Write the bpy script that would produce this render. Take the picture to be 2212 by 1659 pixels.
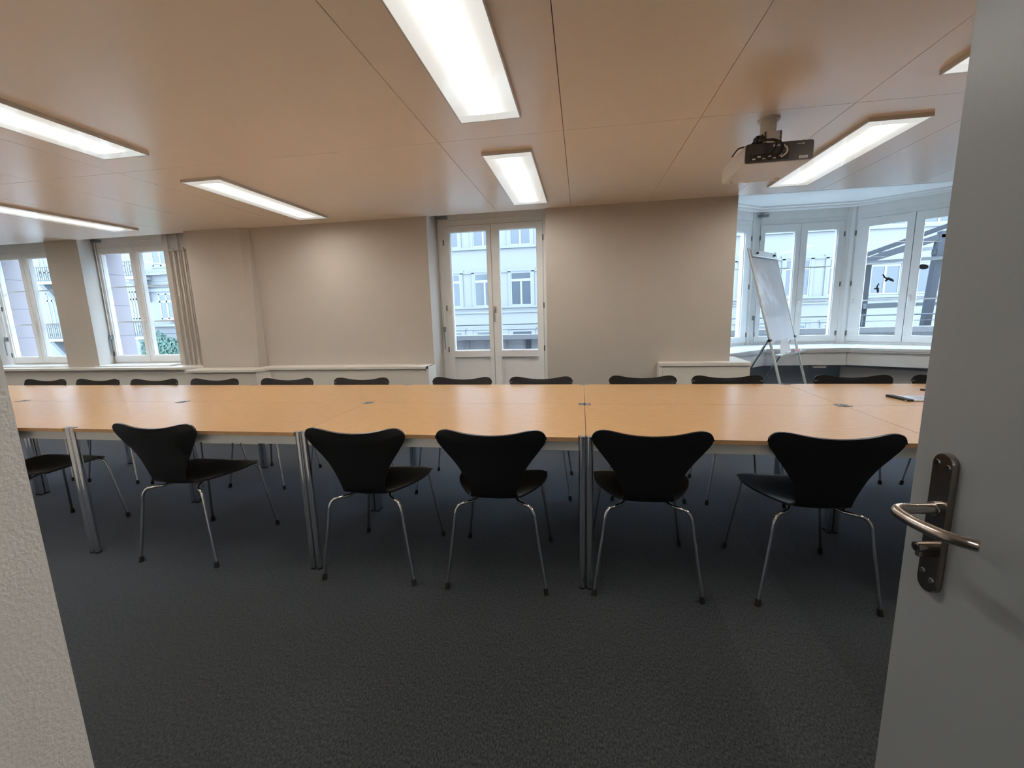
import bpy, bmesh, math, random
from mathutils import Vector, Matrix
random.seed(7)
PI = math.pi
for o in list(bpy.data.objects): bpy.data.objects.remove(o, do_unlink=True)
SC = bpy.context.scene; COL = SC.collection

# ---------------------------------------------------------------- camera
cd = bpy.data.cameras.new('camera'); cam = bpy.data.objects.new('camera', cd); COL.objects.link(cam)
R = Vector((0.98726466, 0.1564611, -0.0287823)); U = Vector((0.00198383, 0.1688002, 0.98564829)); F = Vector((-0.15907408, 0.97315282, -0.16634008))
M = Matrix(((R.x, U.x, -F.x, 0), (R.y, U.y, -F.y, 0), (R.z, U.z, -F.z, 1.3060611), (0, 0, 0, 1)))
cam.matrix_world = M
cd.sensor_fit = 'HORIZONTAL'; cd.sensor_width = 36.0; cd.lens = 928.3724 / 2212 * 36.0
cd.clip_start = 0.02; cd.clip_end = 400
SC.camera = cam
# ---------------------------------------------------------------- sky, exposure
SC.view_settings.view_transform = 'Standard'; SC.view_settings.look = 'None'
SC.view_settings.gamma = 1.0; SC.view_settings.use_curve_mapping = False
SC.view_settings.exposure = 0.0
SKY = 14.0; LAMP_SIDE = 0.80; LAMP_CORE = 108.0
SC.cycles.diffuse_bounces = 8; SC.cycles.max_bounces = 14
w = bpy.data.worlds.new('overcast_sky'); SC.world = w; w.use_nodes = True
wn = w.node_tree.nodes; wn['Background'].inputs[0].default_value = (0.62, 0.80, 1.0, 1); wn['Background'].inputs[1].default_value = SKY

# ---------------------------------------------------------------- materials
def nmat(name):
    m = bpy.data.materials.new(name); m.use_nodes = True
    return m, m.node_tree, m.node_tree.nodes['Principled BSDF']
def mat(name, c, rough=0.5, metal=0.0, noise=0.0, nscale=40, bump=0.0, bscale=200, bdist=0.004, spec=0.5, coat=0.0, crough=0.1):
    m, t, b = nmat(name)
    b.inputs['Base Color'].default_value = (*c, 1); b.inputs['Roughness'].default_value = rough; b.inputs['Metallic'].default_value = metal
    b.inputs['Specular IOR Level'].default_value = spec
    b.inputs['Coat Weight'].default_value = coat; b.inputs['Coat Roughness'].default_value = crough
    tc = t.nodes.new('ShaderNodeTexCoord')
    if noise:
        n = t.nodes.new('ShaderNodeTexNoise'); n.inputs['Scale'].default_value = nscale; n.inputs['Detail'].default_value = 4
        t.links.new(tc.outputs['Object'], n.inputs['Vector'])
        r = t.nodes.new('ShaderNodeValToRGB'); e = r.color_ramp.elements
        e[0].position = 0.3; e[1].position = 0.7
        e[0].color = (*[x * (1 - noise) for x in c], 1); e[1].color = (*[min(1, x * (1 + noise)) for x in c], 1)
        t.links.new(n.outputs['Fac'], r.inputs['Fac']); t.links.new(r.outputs['Color'], b.inputs['Base Color'])
    if bump:
        n = t.nodes.new('ShaderNodeTexNoise'); n.inputs['Scale'].default_value = bscale; n.inputs['Detail'].default_value = 3
        t.links.new(tc.outputs['Object'], n.inputs['Vector'])
        bp = t.nodes.new('ShaderNodeBump'); bp.inputs['Strength'].default_value = bump; bp.inputs['Distance'].default_value = bdist
        t.links.new(n.outputs['Fac'], bp.inputs['Height']); t.links.new(bp.outputs['Normal'], b.inputs['Normal'])
    return m
MT = {}
MT['wall'] = mat('painted_wall', (0.4791, 0.4406, 0.3936), 0.75, noise=0.015, nscale=6, bump=0.12, bscale=350)
MT['plaster'] = mat('rough_plaster', (0.9202, 0.8881, 0.8560), 0.85, bump=0.4, bscale=170)
MT['ceiling'] = mat('lacquered_ceiling_panel', (0.95, 0.85, 0.75), 0.27, spec=1.0)
MT['void'] = mat('dark_joint', (0.05, 0.04, 0.035), 0.9)
MT['white'] = mat('white_frame_paint', (0.80, 0.81, 0.80), 0.4, noise=0.02, nscale=9)
MT['sill'] = mat('white_sill_lacquer', (0.78, 0.78, 0.76), 0.22)
MT['bayceil'] = mat('bay_ceiling_paint', (0.86, 0.88, 0.88), 0.7)
MT['cover'] = mat('cream_cover_panel', (0.70, 0.67, 0.61), 0.45)
MT['bluegrey'] = mat('blue_grey_parapet_paint', (0.5700, 0.6270, 0.7030), 0.7, noise=0.03)
MT['chrome'] = mat('chrome', (0.72, 0.73, 0.74), 0.09, 1.0)
MT['steel'] = mat('brushed_steel', (0.50, 0.45, 0.41), 0.24, 1.0, noise=0.05, nscale=90)
MT['steelplate'] = mat('polished_plate_steel', (0.36, 0.32, 0.29), 0.2, 1.0)
MT['alu'] = mat('satin_aluminium', (0.66, 0.68, 0.66), 0.42, 0.45)
MT['black'] = mat('black_stained_veneer', (0.005, 0.005, 0.006), 0.30, spec=0.6, bump=0.03, bscale=60)
MT['rubber'] = mat('black_rubber', (0.012, 0.012, 0.012), 0.6)
MT['opener'] = mat('grey_window_opener', (0.22, 0.25, 0.27), 0.45, 0.3)
MT['cap'] = mat('grey_leg_cap', (0.20, 0.20, 0.20), 0.45, 0.3)
MT['lampframe'] = mat('lamp_frame_aluminium', (0.62, 0.60, 0.57), 0.4, 0.2)
MT['iron'] = mat('dark_hinge_metal', (0.16, 0.15, 0.14), 0.4, 0.8)
MT['door'] = mat('grey_door_laminate', (0.27, 0.29, 0.305), 0.34, noise=0.03, nscale=500, bump=0.05, bscale=700)
MT['whiteboard'] = mat('whiteboard_enamel', (0.60, 0.61, 0.65), 0.10, spec=0.8, bump=0.7, bscale=4.5, bdist=0.008)
MT['plasticw'] = mat('white_plastic', (0.74, 0.73, 0.70), 0.4)
MT['projwhite'] = mat('projector_shell', (0.72, 0.70, 0.66), 0.45)
MT['plasticd'] = mat('dark_projector_plastic', (0.055, 0.045, 0.042), 0.4)
MT['cable'] = mat('black_cable', (0.012, 0.012, 0.012), 0.45)
MT['paper'] = mat('paper', (0.82, 0.83, 0.84), 0.6)
MT['red'] = mat('red_plastic', (0.45, 0.03, 0.04), 0.4)
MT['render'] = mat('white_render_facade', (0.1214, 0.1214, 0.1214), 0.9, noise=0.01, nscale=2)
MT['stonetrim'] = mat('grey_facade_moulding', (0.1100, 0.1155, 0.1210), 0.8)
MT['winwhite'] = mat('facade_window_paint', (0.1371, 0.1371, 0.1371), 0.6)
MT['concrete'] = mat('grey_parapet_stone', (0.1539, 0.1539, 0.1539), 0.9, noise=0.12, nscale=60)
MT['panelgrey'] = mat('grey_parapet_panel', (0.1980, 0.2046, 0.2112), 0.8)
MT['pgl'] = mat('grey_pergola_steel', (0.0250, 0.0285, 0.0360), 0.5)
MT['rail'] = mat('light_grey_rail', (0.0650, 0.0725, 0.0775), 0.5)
MT['sticker'] = mat('black_film', (0.02, 0.025, 0.03), 0.6)
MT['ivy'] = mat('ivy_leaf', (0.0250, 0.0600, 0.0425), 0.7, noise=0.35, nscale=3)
MT['street'] = mat('street_asphalt', (0.30, 0.30, 0.29), 0.9)
MT['ironwork'] = mat('wrought_iron', (0.0225, 0.0250, 0.0275), 0.6)
MT['roof'] = mat('roof_tile', (0.25, 0.2, 0.18), 0.8)
MT['terra'] = mat('terracotta_planter', (0.2500, 0.1000, 0.0800), 0.7)

def carpet():
    m, t, b = nmat('needle_felt_carpet'); L = t.links
    tc = t.nodes.new('ShaderNodeTexCoord'); sp = t.nodes.new('ShaderNodeSeparateXYZ'); L.new(tc.outputs['Object'], sp.inputs[0])
    n1 = t.nodes.new('ShaderNodeTexNoise'); n1.inputs['Scale'].default_value = 170; n1.inputs['Detail'].default_value = 6; n1.inputs['Roughness'].default_value = 0.7
    mp = t.nodes.new('ShaderNodeMapping'); mp.inputs['Scale'].default_value = (1.0, 0.55, 1); L.new(tc.outputs['Object'], mp.inputs[0]); L.new(mp.outputs[0], n1.inputs['Vector'])
    r = t.nodes.new('ShaderNodeValToRGB'); e = r.color_ramp.elements; e[0].position = 0.38; e[1].position = 0.70
    e[0].color = (0.009, 0.013, 0.015, 1); e[1].color = (0.078, 0.082, 0.080, 1)
    L.new(n1.outputs['Fac'], r.inputs['Fac'])
    # the width of carpet laid between x=0.59 and 0.92 has its nap the other way and is a little paler
    g1 = t.nodes.new('ShaderNodeMath'); g1.operation = 'GREATER_THAN'; g1.inputs[1].default_value = 0.59; L.new(sp.outputs[0], g1.inputs[0])
    g2 = t.nodes.new('ShaderNodeMath'); g2.operation = 'LESS_THAN'; g2.inputs[1].default_value = 0.93; L.new(sp.outputs[0], g2.inputs[0])
    mu = t.nodes.new('ShaderNodeMath'); mu.operation = 'MULTIPLY'; L.new(g1.outputs[0], mu.inputs[0]); L.new(g2.outputs[0], mu.inputs[1])
    ma = t.nodes.new('ShaderNodeMath'); ma.operation = 'MULTIPLY_ADD'; ma.inputs[1].default_value = 0.22; ma.inputs[2].default_value = 1.0; L.new(mu.outputs[0], ma.inputs[0])
    vm = t.nodes.new('ShaderNodeVectorMath'); vm.operation = 'SCALE'; L.new(r.outputs['Color'], vm.inputs[0]); L.new(ma.outputs[0], vm.inputs['Scale'])
    L.new(vm.outputs[0], b.inputs['Base Color']); b.inputs['Roughness'].default_value = 0.95; b.inputs['Specular IOR Level'].default_value = 0.25
    b.inputs['Sheen Tint'].default_value = (0.62, 0.74, 1.0, 1); b.inputs['Sheen Weight'].default_value = 1.0; b.inputs['Sheen Roughness'].default_value = 0.35
    bp = t.nodes.new('ShaderNodeBump'); bp.inputs['Strength'].default_value = 0.5; bp.inputs['Distance'].default_value = 0.003
    L.new(n1.outputs['Fac'], bp.inputs['Height']); L.new(bp.outputs['Normal'], b.inputs['Normal'])
    return m
MT['carpet'] = carpet()
def wood():
    m, t, b = nmat('beech_veneer'); L = t.links
    tc = t.nodes.new('ShaderNodeTexCoord'); mp = t.nodes.new('ShaderNodeMapping'); mp.inputs['Scale'].default_value = (2.2, 26, 26)
    L.new(tc.outputs['Object'], mp.inputs[0])
    n = t.nodes.new('ShaderNodeTexNoise'); n.inputs['Scale'].default_value = 6; n.inputs['Detail'].default_value = 8; n.inputs['Roughness'].default_value = 0.65
    L.new(mp.outputs[0], n.inputs['Vector'])
    r = t.nodes.new('ShaderNodeValToRGB'); e = r.color_ramp.elements; e[0].position = 0.3; e[1].position = 0.75
    e[0].color = (0.52, 0.30, 0.135, 1); e[1].color = (0.62, 0.375, 0.18, 1)
    L.new(n.outputs['Fac'], r.inputs['Fac']); L.new(r.outputs['Color'], b.inputs['Base Color'])
    b.inputs['Roughness'].default_value = 0.27; b.inputs['Specular IOR Level'].default_value = 0.75
    return m
MT['wood'] = wood()
MT['woodedge'] = mat('beech_edge', (0.50, 0.30, 0.145), 0.5, noise=0.12, nscale=60)
def stone():
    m, t, b = nmat('pink_grey_stone_reveal'); L = t.links
    tc = t.nodes.new('ShaderNodeTexCoord'); sp = t.nodes.new('ShaderNodeSeparateXYZ'); L.new(tc.outputs['Object'], sp.inputs[0])
    fr = t.nodes.new('ShaderNodeMath'); fr.operation = 'MODULO'; fr.inputs[1].default_value = 0.38; L.new(sp.outputs[2], fr.inputs[0])
    lt = t.nodes.new('ShaderNodeMath'); lt.operation = 'LESS_THAN'; lt.inputs[1].default_value = 0.008; L.new(fr.outputs[0], lt.inputs[0])
    mx = t.nodes.new('ShaderNodeMixRGB'); mx.inputs[1].default_value = (0.30, 0.265, 0.28, 1); mx.inputs[2].default_value = (0.17, 0.155, 0.165, 1); L.new(lt.outputs[0], mx.inputs[0])
    L.new(mx.outputs[0], b.inputs['Base Color']); b.inputs['Roughness'].default_value = 0.9
    return m
MT['stone'] = stone()
def glass(name, tint=(0.97, 0.99, 1.0), amt=1.0):
    m = bpy.data.materials.new(name); m.use_nodes = True; t = m.node_tree; t.nodes.clear(); L = t.links
    o = t.nodes.new('ShaderNodeOutputMaterial'); mx = t.nodes.new('ShaderNodeMixShader')
    tr = t.nodes.new('ShaderNodeBsdfTransparent'); tr.inputs[0].default_value = (*tint, 1)
    gl = t.nodes.new('ShaderNodeBsdfGlossy'); gl.inputs['Roughness'].default_value = 0.01
    fr = t.nodes.new('ShaderNodeFresnel'); ge = t.nodes.new('ShaderNodeNewGeometry'); ma = t.nodes.new('ShaderNodeMath'); ma.operation = 'MULTIPLY_ADD'
    ma.inputs[1].default_value = 1/1.3 - 1.3; ma.inputs[2].default_value = 1.3; L.new(ge.outputs['Backfacing'], ma.inputs[0]); L.new(ma.outputs[0], fr.inputs[0])
    L.new(fr.outputs[0], mx.inputs[0]); L.new(tr.outputs[0], mx.inputs[1]); L.new(gl.outputs[0], mx.inputs[2]); L.new(mx.outputs[0], o.inputs[0])
    return m
MT['glass'] = glass('window_glass')
MT['farglass'] = mat('distant_window_glass', (0.0325, 0.0403, 0.0488), 0.2, spec=0.5)
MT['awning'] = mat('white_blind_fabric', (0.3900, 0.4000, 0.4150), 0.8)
def lampmat():
    # prismatic diffuser: the tube behind it shows as a bright band along its middle
    m = bpy.data.materials.new('lit_prismatic_diffuser'); m.use_nodes = True; t = m.node_tree; t.nodes.clear(); L = t.links
    tc = t.nodes.new('ShaderNodeTexCoord'); sp = t.nodes.new('ShaderNodeSeparateXYZ'); L.new(tc.outputs['Object'], sp.inputs[0])
    def math_(op, a, b_=None, c=None):
        n = t.nodes.new('ShaderNodeMath'); n.operation = op
        for i, v in enumerate((a, b_, c)):
            if v is None: continue
            if isinstance(v, (int, float)): n.inputs[i].default_value = v
            else: L.new(v, n.inputs[i])
        return n.outputs[0]
    x = math_('ABSOLUTE', sp.outputs[0]); g = math_('DIVIDE', x, 0.020); g2 = math_('MULTIPLY', g, g); g3 = math_('ADD', g2, 1.0)
    core = math_('DIVIDE', LAMP_CORE, math_('MULTIPLY', g3, g3))
    y = math_('ABSOLUTE', sp.outputs[1]); ends = math_('LESS_THAN', y, 0.555)
    core = math_('MULTIPLY', core, ends)
    s = math_('ADD', core, LAMP_SIDE)
    em = t.nodes.new('ShaderNodeEmission'); em.inputs[0].default_value = (1.0, 0.96, 0.88, 1); L.new(s, em.inputs[1])
    gl = t.nodes.new('ShaderNodeBsdfGlossy'); gl.inputs['Roughness'].default_value = 0.08
    fr = t.nodes.new('ShaderNodeFresnel'); fr.inputs[0].default_value = 1.45
    mx = t.nodes.new('ShaderNodeMixShader'); o = t.nodes.new('ShaderNodeOutputMaterial')
    L.new(fr.outputs[0], mx.inputs[0]); L.new(em.outputs[0], mx.inputs[1]); L.new(gl.outputs[0], mx.inputs[2]); L.new(mx.outputs[0], o.inputs[0])
    return m
MT['lamp'] = lampmat()

# ---------------------------------------------------------------- mesh helpers
class MB:
    def __init__(s): s.v = []; s.f = []; s.sm = []; s.mi = []; s.cur = 0
    def add(s, vs, fs, smooth=False, T=None):
        o = len(s.v)
        for p in vs:
            p = Vector(p)
            if T is not None: p = T @ p
            s.v.append(p)
        for f in fs: s.f.append([i + o for i in f]); s.sm.append(smooth); s.mi.append(s.cur)
        return s
    def box(s, x0, x1, y0, y1, z0, z1, T=None, bev=0.0):
        if bev > 0:
            b = min(bev, (x1-x0)/2.01, (y1-y0)/2.01, (z1-z0)/2.01)
            bm = bmesh.new(); bmesh.ops.create_cube(bm, size=1)
            for q in bm.verts: q.co = Vector(((x0+x1)/2 + q.co.x*(x1-x0), (y0+y1)/2 + q.co.y*(y1-y0), (z0+z1)/2 + q.co.z*(z1-z0)))
            bmesh.ops.bevel(bm, geom=bm.edges[:], offset=b, segments=2, profile=0.5, affect='EDGES')
            bm.verts.index_update()
            s.add([q.co.copy() for q in bm.verts], [[q.index for q in f.verts] for f in bm.faces], False, T); bm.free(); return s
        vs = [(x, y, z) for z in (z0, z1) for y in (y0, y1) for x in (x0, x1)]
        return s.add(vs, [(0, 2, 3, 1), (4, 5, 7, 6), (0, 1, 5, 4), (2, 6, 7, 3), (0, 4, 6, 2), (1, 3, 7, 5)], False, T)
    def prism(s, poly, z0, z1, T=None):
        a = sum(poly[i][0]*poly[(i+1) % len(poly)][1] - poly[(i+1) % len(poly)][0]*poly[i][1] for i in range(len(poly)))
        if a < 0: poly = poly[::-1]
        n = len(poly); vs = [(x, y, z0) for x, y in poly] + [(x, y, z1) for x, y in poly]
        fs = [tuple(reversed(range(n))), tuple(range(n, 2*n))] + [(i, (i+1) % n, n+(i+1) % n, n+i) for i in range(n)]
        return s.add(vs, fs, False, T)
    def hexa(s, lo, hi, T=None):
        n = len(lo); fs = [tuple(reversed(range(n))), tuple(range(n, 2*n))] + [(i, (i+1) % n, n+(i+1) % n, n+i) for i in range(n)]
        return s.add(list(lo)+list(hi), fs, False, T)
    def tube(s, pts, r, seg=12, caps=True, T=None, rr=None):
        pts = [Vector(p) for p in pts]; n = len(pts); vs = []; fs = []
        t0 = (pts[1]-pts[0]).normalized(); a = Vector((0, 0, 1)) if abs(t0.z) < 0.9 else Vector((1, 0, 0))
        nrm = t0.cross(a).normalized()
        for i, p in enumerate(pts):
            t = (pts[min(i+1, n-1)] - pts[max(i-1, 0)]).normalized()
            nrm = (nrm - t*nrm.dot(t)).normalized(); b = t.cross(nrm); rad = rr[i] if rr else r
            for k in range(seg):
                an = 2*PI*k/seg; vs.append(p + nrm*math.cos(an)*rad + b*math.sin(an)*rad)
        for i in range(n-1):
            for k in range(seg):
                fs.append((i*seg+k, i*seg+(k+1) % seg, (i+1)*seg+(k+1) % seg, (i+1)*seg+k))
        s.add(vs, fs, True, T)
        if caps:
            s.add(vs[:seg], [tuple(reversed(range(seg)))], False, T); s.add(vs[-seg:], [tuple(range(seg))], False, T)
        return s
    def cyl(s, x, y, z0, z1, r, seg=20, T=None, r2=None):
        return s.tube([(x, y, z0), (x, y, z1)], r, seg, True, T, rr=[r, r2 if r2 else r])
    def build(s, name, m, parent=None, loc=None, rz=0, kind=None):
        me = bpy.data.meshes.new(name); me.from_pydata([tuple(p) for p in s.v], [], s.f)
        ms = m if isinstance(m, (list, tuple)) else [m]
        for q in ms: me.materials.append(q)
        me.polygons.foreach_set('use_smooth', s.sm)
        me.polygons.foreach_set('material_index', s.mi); me.update()
        o = bpy.data.objects.new(name, me); COL.objects.link(o)
        if loc: o.location = loc
        if rz: o.rotation_euler.z = rz
        if parent: o.parent = parent
        if kind: o['kind'] = kind
        return o
def smooth_path(pts, k=6):
    pts = [Vector(p) for p in pts]; out = []
    P = [pts[0]] + pts + [pts[-1]]
    for i in range(1, len(P)-2):
        p0, p1, p2, p3 = P[i-1:i+3]
        for j in range(k):
            t = j/k
            out.append(0.5*((2*p1) + (-p0+p2)*t + (2*p0-5*p1+4*p2-p3)*t*t + (-p0+3*p1-3*p2+p3)*t**3))
    out.append(pts[-1]); return out
def empty(name, loc=(0, 0, 0), rz=0, parent=None):
    o = bpy.data.objects.new(name, None); o.empty_display_size = 0.05; COL.objects.link(o); o.location = loc; o.rotation_euler.z = rz
    if parent: o.parent = parent
    return o
def tag(o, label, cat, group=None, kind=None):
    o['label'] = label; o['category'] = cat
    if group: o['group'] = group
    if kind: o['kind'] = kind
    return o
def struct(o, label=None):
    o['kind'] = 'structure'
    if label: o['label'] = label
    return o
def kids(o): return [c for c in CH.get(o.name, [])]
def copy_tree(o, parent=None):
    c = o.copy(); COL.objects.link(c); c.parent = parent
    for ch in list(o.children): copy_tree(ch, c)
    return c

H = 2.249
# ================================================================ ROOM SHELL
YW = 4.24
def bay_pt(t, side):   # points on the slanted bay sides
    return (2.06 - 0.8*t, 5.88 - 0.6*t) if side == 'A' else (3.19 + 0.8*t, 5.88 - 0.6*t)
floor_poly = [(-8.3, -2.2), (5.3, -2.2), (5.3, 4.6), (4.1, 4.6), (4.1, 5.25), (3.2, 6.0), (2.05, 6.0), (1.15, 5.25), (1.15, 4.6), (-8.3, 4.6)]
struct(MB().prism(floor_poly, -0.06, 0.0).build('floor', MT['carpet']), 'charcoal needle felt carpet floor')
# ceiling: lacquered panels with dark joints
xs = [-8.3, -7.13, -6.43, -5.72, -5.02, -4.28, -3.579, -2.92, -0.789, -0.091, 0.601, 1.309, 2.01, 2.72, 3.43, 5.3]
ys = [-2.2, 0.76, 2.502, YW + 0.015]
mb = MB(); g = 0.0016
for i in range(len(xs)-1):
    for j in range(len(ys)-1):
        mb.box(xs[i]+g, xs[i+1]-g, ys[j]+g, ys[j+1]-g, H, H+0.02)
mb.cur = 1; mb.box(-8.3, 5.3, -2.2, YW+0.01, H+0.018, H+0.12)
struct(mb.build('ceiling', [MT['ceiling'], MT['void']]), 'lacquered metal panel ceiling with thin dark joints')

ZT = 2.62
class WB(MB):
    def prism(s, *a, **k): MB.prism(s, *a, **k); struct(s.build('wall_back', MT['wall'])); return s
    def box(s, *a, **k): MB.box(s, *a, **k); struct(s.build('wall_back', MT['wall'])); return s
    def hexa(s, *a, **k): MB.hexa(s, *a, **k); struct(s.build('wall_back', MT['wall'])); return s
WB().prism([(-8.3, YW), (-7.33, YW), (-7.41, 4.5), (-7.41, 4.6), (-8.3, 4.6)], 0, ZT)
WB().prism([(-6.10, YW), (-5.645, YW), (-5.74, 4.5), (-5.74, 4.6), (-6.335, 4.6), (-6.335, 4.5)], 0, ZT)
WB().prism([(-4.656, 4.36), (-3.9, 4.36), (-3.9, 4.6), (-4.68, 4.6), (-4.68, 4.5)], 0, ZT)
# tapering pier between window and wall
WB().hexa([(-4.085, 4.085, 0), (-3.455, 4.085, 0), (-3.415, 4.25, 0), (-3.415, 4.5, 0), (-4.085, 4.5, 0)],
        [(-4.195, 4.195, ZT), (-3.525, 4.195, ZT), (-3.43, 4.25, ZT), (-3.43, 4.5, ZT), (-4.195, 4.5, ZT)])
WB().prism([(-3.7, YW), (-1.50, YW), (-1.475, 4.5), (-1.475, 4.6), (-3.7, 4.6)], 0, ZT)
WB().prism([(-0.33, YW), (1.36, YW), (1.33, 4.5), (1.19, 5.2), (1.19, 5.29), (1.0, 5.29), (1.0, 4.6), (-0.345, 4.6), (-0.345, 4.5)], 0, ZT)
WB().prism([(3.95, YW), (5.3, YW), (5.3, 4.6), (4.2, 4.6), (4.2, 5.29), (4.03, 5.29), (4.03, 5.2)], 0, ZT)
WB().box(-7.41, -6.1, 4.28, 4.6, 0, 0.775); WB().box(-5.8, -4.6, 4.28, 4.6, 0, 0.775)
WB().box(-8.3, 1.0, 4.27, 4.6, 2.345, ZT)
struct(MB().box(-8.45, -8.3, -2.2, 4.6, -0.06, ZT).build('wall_left', MT['wall']))
struct(MB().box(5.3, 5.45, -2.2, 4.6, -0.06, ZT).build('wall_right', MT['wall']))
struct(MB().box(-8.3, -0.755, 0.0, 0.452, 0, H).build('wall_front', MT['plaster']), 'rough white plaster wall end beside the doorway')
struct(MB().box(0.66, 5.3, -0.3, -0.1, 0, H).build('wall_front_right', MT['wall']))
struct(MB().box(-8.3, 5.3, -2.35, -2.2, -0.06, ZT).build('wall_corridor', MT['wall']))
# thick outer wall with stone reveals
mb = MB()
for a, b in ((-8.6, -7.385), (-6.335, -5.79), (-4.68, -1.455), (-0.345, 1.0)):
    mb.box(a, b, 4.6, 4.83, -6, 5.5)
mb.box(-7.385, -6.335, 4.6, 4.83, -6, 0.74); mb.box(-5.79, -4.68, 4.6, 4.83, -6, 0.74); mb.box(-1.455, -0.345, 4.6, 4.83, -6, -0.05)
mb.box(-7.385, -6.335, 4.6, 4.83, 2.36, 5.5); mb.box(-5.79, -4.68, 4.6, 4.83, 2.30, 5.5); mb.box(-1.455, -0.345, 4.6, 4.83, 2.30, 5.5)
mb.box(4.2, 9.0, 4.6, 4.83, -6, 5.5)
struct(mb.build('wall_outside', MT['stone']), 'pinkish stone outer face of the window reveals')

# ---- bay
mb = MB()
def bayring(off_in, off_out):
    n = [(-0.6, 0.8), (0, 1), (0.6, 0.8)]
    A0 = (1.236, 5.262); A1 = (2.06, 5.88); C0 = (3.19, 5.88); C1 = (4.014, 5.262)
    def offp(d):
        k = d*0.34
        return [(A0[0]-0.6*d, A0[1]+0.8*d), (A1[0]-k, A1[1]+d), (C0[0]+k, C0[1]+d), (C1[0]+0.6*d, C1[1]+0.8*d)]
    return offp(off_in) + offp(off_out)[::-1]
struct(MB().prism(bayring(0.02, 0.25), -0.06, 0.775).build('wall_bay', MT['bluegrey']), 'blue grey wall under the bay windows')
struct(MB().prism(bayring(0.0, 0.3), 2.44, 2.7).build('wall_bay_head', MT['white']))
struct(MB().prism([(1.0, YW+0.02), (4.2, YW+0.02), (4.2, 5.3), (3.3, 6.1), (1.95, 6.1), (1.0, 5.3)], 2.435, 2.6).build('ceiling_bay', MT['bayceil']), 'higher white plaster ceiling of the bay')
struct(MB().box(1.0, 4.2, YW+0.012, YW+0.03, H, 2.6).build('trim_1', MT['bayceil']))
mb = MB(); mb.prism(bayring(-0.16, 0.0), 2.418, 2.436); mb.prism(bayring(-0.10, 0.0), 2.400, 2.419)
struct(mb.build('trim_2', MT['bayceil']), 'stepped white cornice above the bay windows')
# sill of the bay, window boards and apron panels
sillp = [(1.236, 4.62), (1.56, 4.83), (2.085, 5.29), (2.945, 5.29), (3.60, 4.93), (4.014, 4.62), (4.014, 5.262), (3.19, 5.88), (2.06, 5.88), (1.236, 5.262)]
struct(MB().prism(sillp, 0.772, 0.800).build('trim_3', MT['sill']), 'white window board of the bay')
def strip(pts, th, z0, z1, b=None):
    b = b or MB()
    for (p, q) in zip(pts[:-1], pts[1:]):
        p = Vector((*p, 0)); q = Vector((*q, 0)); d = (q-p).normalized(); n = Vector((-d.y, d.x, 0))
        a = p + d*0.002; c = q - d*0.002
        b.prism([(a.x, a.y), (c.x, c.y), (c.x+n.x*th, c.y+n.y*th), (a.x+n.x*th, a.y+n.y*th)], z0, z1)
    return b
struct(strip([(1.25, 4.66), (1.57, 4.865), (2.09, 5.33), (2.94, 5.33), (3.60, 4.965), (4.0, 4.66)], 0.02, 0.605, 0.768).build('trim_4', MT['white']), 'pale apron panels under the bay window board')
struct(strip([(1.24, 4.64), (1.562, 4.84), (2.085, 5.30), (2.943, 5.30), (3.60, 4.94), (4.0, 4.64)], 0.012, 0.752, 0.775).build('trim_5', MT['sill']))
# corner posts between the bay windows
def post(name, poly): struct(MB().prism(poly, 0.775, 2.44).build(name, MT['white']))
post('trim_6', [(2.045, 5.868), (2.075, 5.858), (2.10, 5.885), (2.142, 5.885), (2.142, 6.02), (2.0, 6.02)])
post('trim_7', [(3.205, 5.868), (3.175, 5.858), (3.15, 5.885), (3.11, 5.885), (3.11, 6.02), (3.25, 6.02)])

# ledges along the window wall
struct(MB().box(-8.3, -4.02, 4.12, 4.50, 0.772, 0.797).box(-8.3, -4.02, 4.17, 4.20, 0.0, 0.765).build('trim_8', MT['cover']), 'cream ledge and panel below the left windows')
mb = MB().prism([(-4.10, 3.86), (-3.28, 3.86), (-3.235, 4.02), (-1.49, 4.02), (-1.49, YW), (-3.4, YW), (-3.4, 4.1), (-4.10, 4.1)], 0.772, 0.795)
mb.prism([(-4.06, 3.885), (-3.285, 3.885), (-3.24, 4.04), (-1.50, 4.04), (-1.50, 4.06), (-3.255, 4.06), (-3.30, 3.905), (-4.06, 3.905)], 0, 0.757)
mb.box(-1.51, -1.488, 4.02, 4.24, 0, 0.795)
mb.prism([(-4.06, 3.89), (-3.29, 3.89), (-3.245, 4.045), (-1.50, 4.045), (-1.50, 4.2), (-3.4, 4.2), (-3.4, 4.1), (-4.06, 4.1)], 0.75, 0.772)
struct(mb.build('trim_9', MT['cover']), 'cream ledge wrapping the pier and running to the balcony door')
for i, (a, b) in enumerate(((-7.36, -6.12), (-5.70, -4.66))):
    struct(MB().box(a, b, 4.22, 4.50, 0.797, 0.812).build('trim_%d' % (10+i), MT['sill']), 'white inner window board')
bx = empty('radiator_cover', (1.12, 4.2, 0))
MB().box(-0.405, 0.395, -0.075, 0.04, 0.762, 0.795, bev=0.003).box(0.24, 0.395, 0.04, 0.42, 0.762, 0.795).build('cover_top', MT['cover'], bx)
MB().box(-0.405, -0.375, -0.07, 0.04, 0, 0.76).box(-0.373, 0.385, -0.065, -0.045, 0, 0.755).box(0.365, 0.385, -0.045, 0.42, 0, 0.76).build('front_panel', MT['cover'], bx)
tag(bx, 'low cream radiator cover box at the wall corner left of the bay', 'radiator cover')

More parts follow.
